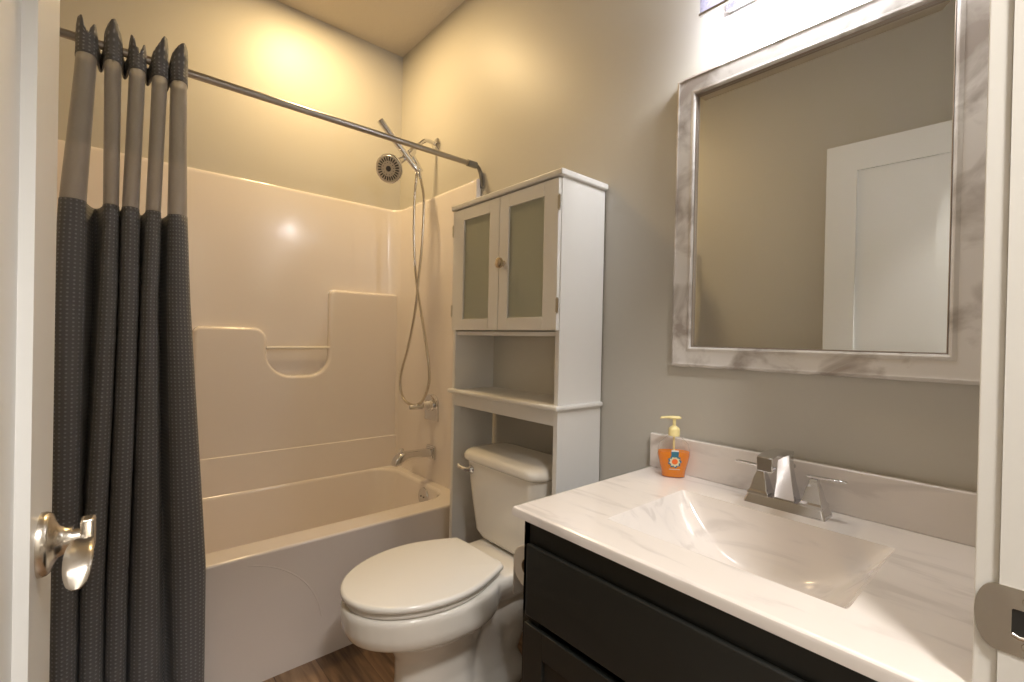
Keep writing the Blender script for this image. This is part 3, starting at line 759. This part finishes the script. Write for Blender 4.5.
# faucet
fa = thing('faucet', 'chrome two-handle sink faucet on the marbled counter', 'faucet', (-.078, -2.034, VZ))
def tap4(b, c0, h0, z0, c1, h1, z1):  # tapered four-sided block, c=(x,y) h=(hx,hy)
    return [[(c[0]+sx*h[0], c[1]+sy*h[1], z) for sx, sy in ((-1,-1),(1,-1),(1,1),(-1,1))] for c, h, z in ((c0, h0, z0), (c1, h1, z1))]
b = bmesh.new(); loft(b, [[(p.x, p.y, p.z) for p in rrect(0, 0, .029, .083, .006, 0)], [(p.x, p.y, p.z) for p in rrect(0, 0, .028, .082, .006, .006)], [(p.x, p.y, p.z) for p in rrect(0, 0, .0225, .076, .005, .021)]])
link('base_plate', b, chrome_m, fa, angle=25)
for s in (1, -1):
    b = bmesh.new(); rings = []
    for z, h in ((.019, .0235), (.026, .0225), (.030, .0190), (.040, .0165), (.055, .0135), (.066, .0100), (.070, .0085), (.075, .0085), (.079, .0070)):
        rings.append([(sx*h, s*.054+sy*h, z) for sx, sy in ((-1,-1),(1,-1),(1,1),(-1,1))])
    loft(b, rings); h = bevel_obj(link('handle', b, chrome_m, fa, angle=25), .0012, 2)
    b = bmesh.new(); rings = []
    for y, hw, zt, tk_ in ((-.014, .006, .0835, .0035), (0, .0068, .084, .0038), (.03, .0062, .085, .003), (.054, .0054, .085, .0034), (.059, .0046, .0848, .0026)):
        rings.append([(-hw, s*(.054+y), zt-tk_), (hw, s*(.054+y), zt-tk_), (hw, s*(.054+y), zt+tk_*.3), (-hw, s*(.054+y), zt+tk_*.3)])
    loft(b, rings); bevel_obj(link('lever', b, chrome_m, h, angle=25), .001, 2)
# spout: tapered column, flat arm, dropped outlet
b = bmesh.new(); rings = []
prof = [((.004, 0), (.020, .022), .018), ((.003, 0), (.019, .0205), .030), ((-.003, 0), (.014, .0165), .060), ((-.010, 0), (.0115, .0135), .095), ((-.016, 0), (.0115, .0135), .125)]
for c, h, z in prof: rings.append([(c[0]+sx*h[0], c[1]+sy*h[1], z) for sx, sy in ((-1,-1),(1,-1),(1,1),(-1,1))])
loft(b, rings)
rings = []
for x, zt, zb, hw in ((-.004, .131, .122, .0150), (-.03, .136, .125, .0152), (-.07, .138, .127, .0155), (-.100, .137, .125, .0158), (-.108, .1365, .108, .0158), (-.130, .133, .103, .0158)):
    rings.append([(x, -hw, zb), (x, hw, zb), (x, hw, zt), (x, -hw, zt)])
loft(b, rings)
bevel_obj(link('spout', b, chrome_m, fa, angle=25), .0018, 3)
b = bmesh.new(); tube(b, [(.036, 0, .0), (.036, 0, .085)], .0022, 10); lathe(b, [(0, .0022), (.004, .006), (.010, .006), (.012, .003), (.012, .0001)], (.036, 0, .082), (0, 0, 1), 14)
link('lift_rod', b, chrome_m, fa)

# soap bottle
so = thing('soap_dispenser', 'clear pump bottle half full of orange hand soap', 'soap bottle', (-.062, -1.746, VZ), radians(0))
clear_m = mat('clear_plastic', (1,1,1), .06, Transmission_Weight=1.0, IOR=1.08)
def soap_mats():
    m = mat('orange_soap', (1.0, .36, .0), .2); nt = m.node_tree; out = nt.nodes['Material Output']
    bsdf(m).inputs['Subsurface Weight'].default_value = 0
    tr = N(m, 'ShaderNodeBsdfTransparent'); tr.inputs[0].default_value = (1, .70, .2, 1)
    tl = N(m, 'ShaderNodeBsdfTranslucent'); tl.inputs[0].default_value = (1, .42, .0, 1)
    a = N(m, 'ShaderNodeMixShader'); a.inputs[0].default_value = .40; c = N(m, 'ShaderNodeMixShader'); c.inputs[0].default_value = .12
    Lk(m, bsdf(m).outputs[0], a.inputs[1]); Lk(m, tl.outputs[0], a.inputs[2]); Lk(m, a.outputs[0], c.inputs[1]); Lk(m, tr.outputs[0], c.inputs[2]); Lk(m, c.outputs[0], out.inputs[0])
    p = mat('clear_bottle_plastic', (.6,.57,.52), .05); tr = N(p, 'ShaderNodeBsdfTransparent'); mx = N(p, 'ShaderNodeMixShader')
    lw = N(p, 'ShaderNodeLayerWeight'); lw.inputs['Blend'].default_value = .35; rr_ = N(p, 'ShaderNodeMapRange'); rr_.inputs[3].default_value = .03; rr_.inputs[4].default_value = .5
    Lk(p, lw.outputs['Facing'], rr_.inputs[0]); Lk(p, rr_.outputs[0], mx.inputs[0]); Lk(p, tr.outputs[0], mx.inputs[1]); Lk(p, bsdf(p).outputs[0], mx.inputs[2]); Lk(p, mx.outputs[0], p.node_tree.nodes['Material Output'].inputs[0])
    return m, p
soap_m, bottle_m = soap_mats()
fd = Vector((.80, .60, 0))      # bottle's wide axis lies across the line of sight
wd, dp = Vector((.62, -.785, 0)), Vector((-.785, -.62, 0))
def oval(hw, hd, z, n=36, pw=2.3):
    r = []
    for k in range(n):
        a = 2*pi*k/n; c, s_ = cos(a), sin(a)
        r.append(wd*hw*math.copysign(abs(c)**(2/pw), c) + dp*hd*math.copysign(abs(s_)**(2/pw), s_) + Vector((0, 0, z)))
    return r
BP = [(0, .028, .016), (.003, .031, .019), (.020, .033, .020), (.040, .038, .022), (.060, .0425, .0235), (.078, .0425, .0235), (.092, .038, .022), (.104, .026, .018), (.112, .016, .014), (.118, .0135, .0125)]
b = bmesh.new(); loft(b, [oval(w_, d_, z) for z, w_, d_ in BP]); link('bottle', b, bottle_m, so, angle=60)
b = bmesh.new(); loft(b, [oval(w_-.0015, d_-.0015, max(z, .0015)) for z, w_, d_ in BP[:5]] + [oval(.041, .022, .070)]); link('liquid_soap', b, soap_m, so, angle=60)
yel_m = mat('pale_yellow_plastic', (.86, .74, .36), .35)
b = bmesh.new(); lathe(b, [(.112, .0150), (.130, .0150), (.134, .0125), (.138, .007), (.140, .0045), (.158, .0045)], (0, 0, 0), (0, 0, 1), 24)
lathe(b, [(.03, .003), (.112, .003)], (0, 0, 0), (0, 0, 1), 10)
pm = link('pump', b, yel_m, so, angle=50)
b = bmesh.new(); nz_d = -wd   # nozzle points left
rings = []
for t, hw, zt, zb in ((-.018, .004, .163, .159), (-.012, .0095, .166, .157), (.006, .0100, .166, .157), (.014, .006, .1655, .158), (.034, .0042, .163, .157), (.037, .003, .161, .156)):
    c = nz_d*t; rings.append([c + dp*hw*cos(2*pi*k/12) + Vector((0, 0, (zt+zb)/2 + (zt-zb)/2*sin(2*pi*k/12))) for k in range(12)])
loft(b, rings); link('nozzle', b, yel_m, pm, angle=60)
# printed mark on the front: teal block over a flower ring with an orange centre
def on_front(u_, v_, off=.0006):
    import bisect
    for (z0, w0, d0), (z1, w1, d1_) in zip(BP, BP[1:]):
        if z0 <= v_ <= z1: t = (v_-z0)/(z1-z0); w_, d_ = w0+(w1-w0)*t, d0+(d1_-d0)*t; break
    s = (1-abs(u_/w_)**2.3)**(1/2.3)
    return wd*u_ + dp*(d_*s+off) + Vector((0, 0, v_))
def decal(name, shape, m, off):
    b = bmesh.new(); c = b.verts.new(on_front(sum(p[0] for p in shape)/len(shape), sum(p[1] for p in shape)/len(shape), off)); vs = [b.verts.new(on_front(p[0], p[1], off)) for p in shape]
    for i in range(len(vs)): b.faces.new((c, vs[i], vs[(i+1) % len(vs)]))
    return link(name, b, m, so)
teal_m = mat('label_teal', (.03, .16, .24), .4); org_m = mat('label_orange', (.85, .16, .02), .4); crm_m = mat('label_cream', (.70, .66, .42), .4); wht_m = mat('label_white', (.8, .8, .78), .4)
fl = [(.0165*(1+.10*cos(9*2*pi*k/72))*cos(2*pi*k/72), .046+.0165*(1+.10*cos(9*2*pi*k/72))*sin(2*pi*k/72)) for k in range(72)]
decal('label_flower', fl, teal_m, .0006)
decal('label_ring', [(.0128*(1+.12*cos(9*2*pi*k/72+1))*cos(2*pi*k/72), .046+.0128*(1+.12*cos(9*2*pi*k/72+1))*sin(2*pi*k/72)) for k in range(72)], crm_m, .0010)
decal('label_centre', [(.0078*cos(2*pi*k/32), .046+.0078*sin(2*pi*k/32)) for k in range(32)], org_m, .0014)
decal('label_block', [(-.009, .058), (.009, .058), (.010, .072), (.004, .0745), (-.004, .0745), (-.010, .072)], teal_m, .0018)
decal('label_cap', [(-.009, .073), (.009, .073), (.009, .077), (-.009, .077)], wht_m, .0020)
decal('label_stripe', [(-.014, .0235), (.014, .0235), (.014, .0255), (-.014, .0255)], crm_m, .0010)

# toilet paper and its holder on the vanity side
tp_ = thing('toilet_paper_roll', 'white toilet paper roll hanging on the side of the black vanity', 'toilet paper', (-.42, -1.603, .582))
b = bmesh.new(); R0, R1 = .052, .020; n = 40
def ringx(x, r): return [(x, r*cos(2*pi*k/n), r*sin(2*pi*k/n)) for k in range(n)]
loft(b, [ringx(-.05, R1), ringx(-.05, R0-.002), ringx(-.048, R0), ringx(.048, R0), ringx(.05, R0-.002), ringx(.05, R1), ringx(-.05, R1)], False, False)
box(b, -.048, .048, .050, .0515, -.085, .0)
link('paper', b, paper_m, tp_, angle=40)
b = bmesh.new(); loft(b, [ringx(-.0498, R1), ringx(.0498, R1), ringx(.0498, R1-.0015), ringx(-.0498, R1-.0015), ringx(-.0498, R1)], False, False); link('core', b, card_m, tp_)
ho = thing('paper_holder', 'dark toilet paper holder arm fixed to the vanity side', 'paper holder', (-.42, -1.667, .582))
b = bmesh.new(); tube(b, [(-.052, .064, .0), (.060, .064, .0)], .0065, 12); link('spindle', b, mat('dark_bronze', (.03,.028,.026), .35, .6), ho)
b = bmesh.new(); tube(b, smooth_path([(.062, .0, 0), (.062, .04, 0), (.060, .064, 0)], 4), .007, 10); lathe(b, [(0, .024), (.004, .023), (.008, .012), (.010, .007)], (.062, .0, 0), (0, 1, 0), 24); link('arm', b, bpy.data.materials['dark_bronze'], ho)

# ------------------------------------------------------------ mirror
MY0, MY1, MZ0, MZ1 = -2.345, -1.708, 1.064, 1.873
mi = thing('wall_mirror', 'large rectangular mirror in whitewashed silver frame above the sink', 'mirror', (0, (MY0+MY1)/2, (MZ0+MZ1)/2))
def mirror():
    cy, cz = (MY0+MY1)/2, (MZ0+MZ1)/2; hy, hz = (MY1-MY0)/2, (MZ1-MZ0)/2
    prof = [(.0, .001), (.0, .018), (.003, .024), (.008, .026), (.012, .024), (.018, .0235), (.043, .0190), (.047, .0205), (.050, .0212), (.053, .0200), (.056, .015), (.0565, .010)]
    def rings(pf): return [[(-x, sy*(hy-d), sz*(hz-d)) for sy, sz in ((1,1),(-1,1),(-1,-1),(1,-1))] for d, x in pf]
    b = bmesh.new(); R_ = rings(prof)
    loft(b, R_, False, False); link('frame', b, frame_m, mi, angle=30)
    b = bmesh.new(); loft(b, rings([(.0563, .0160), (.0572, .0165), (.0582, .0160), (.0585, .009)]), False, False); link('inner_bead', b, mat('dark_silver_bead', (.36,.30,.25), .3, .6), mi, angle=30)
    d0 = .0580; g = [(d0, .0085), (d0+.020, .0091)]
    b = bmesh.new(); loft(b, rings(g), False, True); bmesh.ops.recalc_face_normals(b, faces=b.faces)
    link('mirror_glass', b, mirror_m, mi, smooth=False)
    b = BX(-.008, -.001, -hy+.01, hy-.01, -hz+.01, hz-.01); link('backing', b, dark_m, mi)
mirror()

# ------------------------------------------------------------ vanity light above the mirror
vl = thing('vanity_light', 'chrome bath light with crackled glass front above the mirror', 'light fixture', (0, -2.01, 2.022))
b = BX(-.018, -.001, -.17, .17, -.015, .050, b=.003); link('back_plate', b, chrome_m, vl)
crk = mat('crackled_glass', (.45,.44,.52), .12)
def crackle():
    m = crk; out = m.node_tree.nodes['Material Output']; tc = N(m, 'ShaderNodeTexCoord'); v = N(m, 'ShaderNodeTexVoronoi'); v.feature = 'DISTANCE_TO_EDGE'; v.inputs['Scale'].default_value = 75
    r = N(m, 'ShaderNodeValToRGB'); r.color_ramp.elements[0].position = .02; r.color_ramp.elements[1].position = .35; r.color_ramp.elements[0].color = (.95,.95,.95,1); r.color_ramp.elements[1].color = (.5,.5,.5,1)
    tr = N(m, 'ShaderNodeBsdfTransparent'); tl = N(m, 'ShaderNodeBsdfTranslucent'); tl.inputs[0].default_value = (.34,.33,.42,1); a = N(m, 'ShaderNodeMixShader'); a.inputs[0].default_value = .6; c = N(m, 'ShaderNodeMixShader')
    Lk(m, tc.outputs['Object'], v.inputs['Vector']); Lk(m, v.outputs['Distance'], r.inputs['Fac']); Lk(m, r.outputs['Color'], c.inputs[0])
    Lk(m, bsdf(m).outputs[0], a.inputs[1]); Lk(m, tl.outputs[0], a.inputs[2]); Lk(m, tr.outputs[0], c.inputs[1]); Lk(m, a.outputs[0], c.inputs[2]); Lk(m, c.outputs[0], out.inputs[0])
crackle()
clr = crk.copy(); clr.name = 'clear_end_glass'
for n_ in clr.node_tree.nodes:
    if n_.type == 'VALTORGB': n_.color_ramp.elements[0].color = (.4,.4,.4,1); n_.color_ramp.elements[1].color = (.12,.12,.12,1)
b = BX(-.099, -.095, -.198, .198, -.045, .062); link('glass_front', b, crk, vl)
b = BX(-.095, -.018, .194, .198, -.045, .062); link('glass_end', b, clr, vl)
b = BX(-.095, -.018, -.198, -.194, -.045, .062); link('glass_end', b, clr, vl)
b = BX(-.102, -.092, -.2, .2, -.052, -.045, b=.001); box(b, -.102, -.092, -.2, .2, .062, .069, b=.001)
for y in (-.2, .194): box(b, -.095, -.001, y, y+.006, .062, .069)
link('chrome_frame', b, chrome_m, vl, smooth=False)
bulb_m = mat('frosted_bulb', (1,1,1), .5, Emission_Color=(1,.92,.84,1), Emission_Strength=10)
for y in (-.12, 0, .12):
    b = bmesh.new(); lathe(b, [(0, .012), (.012, .012), (.014, .009)], (-.018, y, .015), (-1, 0, 0), 18); s = link('lamp_holder', b, chrome_m, vl)
    b = bmesh.new(); lathe(b, [(.012, .007), (.03, .009), (.055, .009), (.062, .005), (.063, .0001)], (-.018, y, .015), (-1, 0, 0), 16); bo = link('bulb', b, bulb_m, s)
    bo.visible_shadow = True
# ceiling light over the bath and in the hall
for nm, lab, x, y, r, em in (('ceiling_light', 'round recessed ceiling light above the bathtub', -.52, -.40, .075, (1,.80,.5,1)), ('ceiling_light', 'round flush ceiling light in the hall', -1.15, -3.05, .15, (1,.92,.84,1))):
    t = thing(nm, lab, 'ceiling light', (x, y, HC))
    b = bmesh.new(); lathe(b, [(0, r+.025), (.004, r+.023), (.006, r+.004), (.002, r)], (0, 0, 0), (0, 0, -1), 40); link('trim_ring', b, trim_m, t)
    b = bmesh.new(); lathe(b, [(0, r), (.003, r)], (0, 0, 0), (0, 0, -1), 40); link('lens', b, mat('lit_lens', (1,1,1), .5, Emission_Color=em, Emission_Strength=4), t)
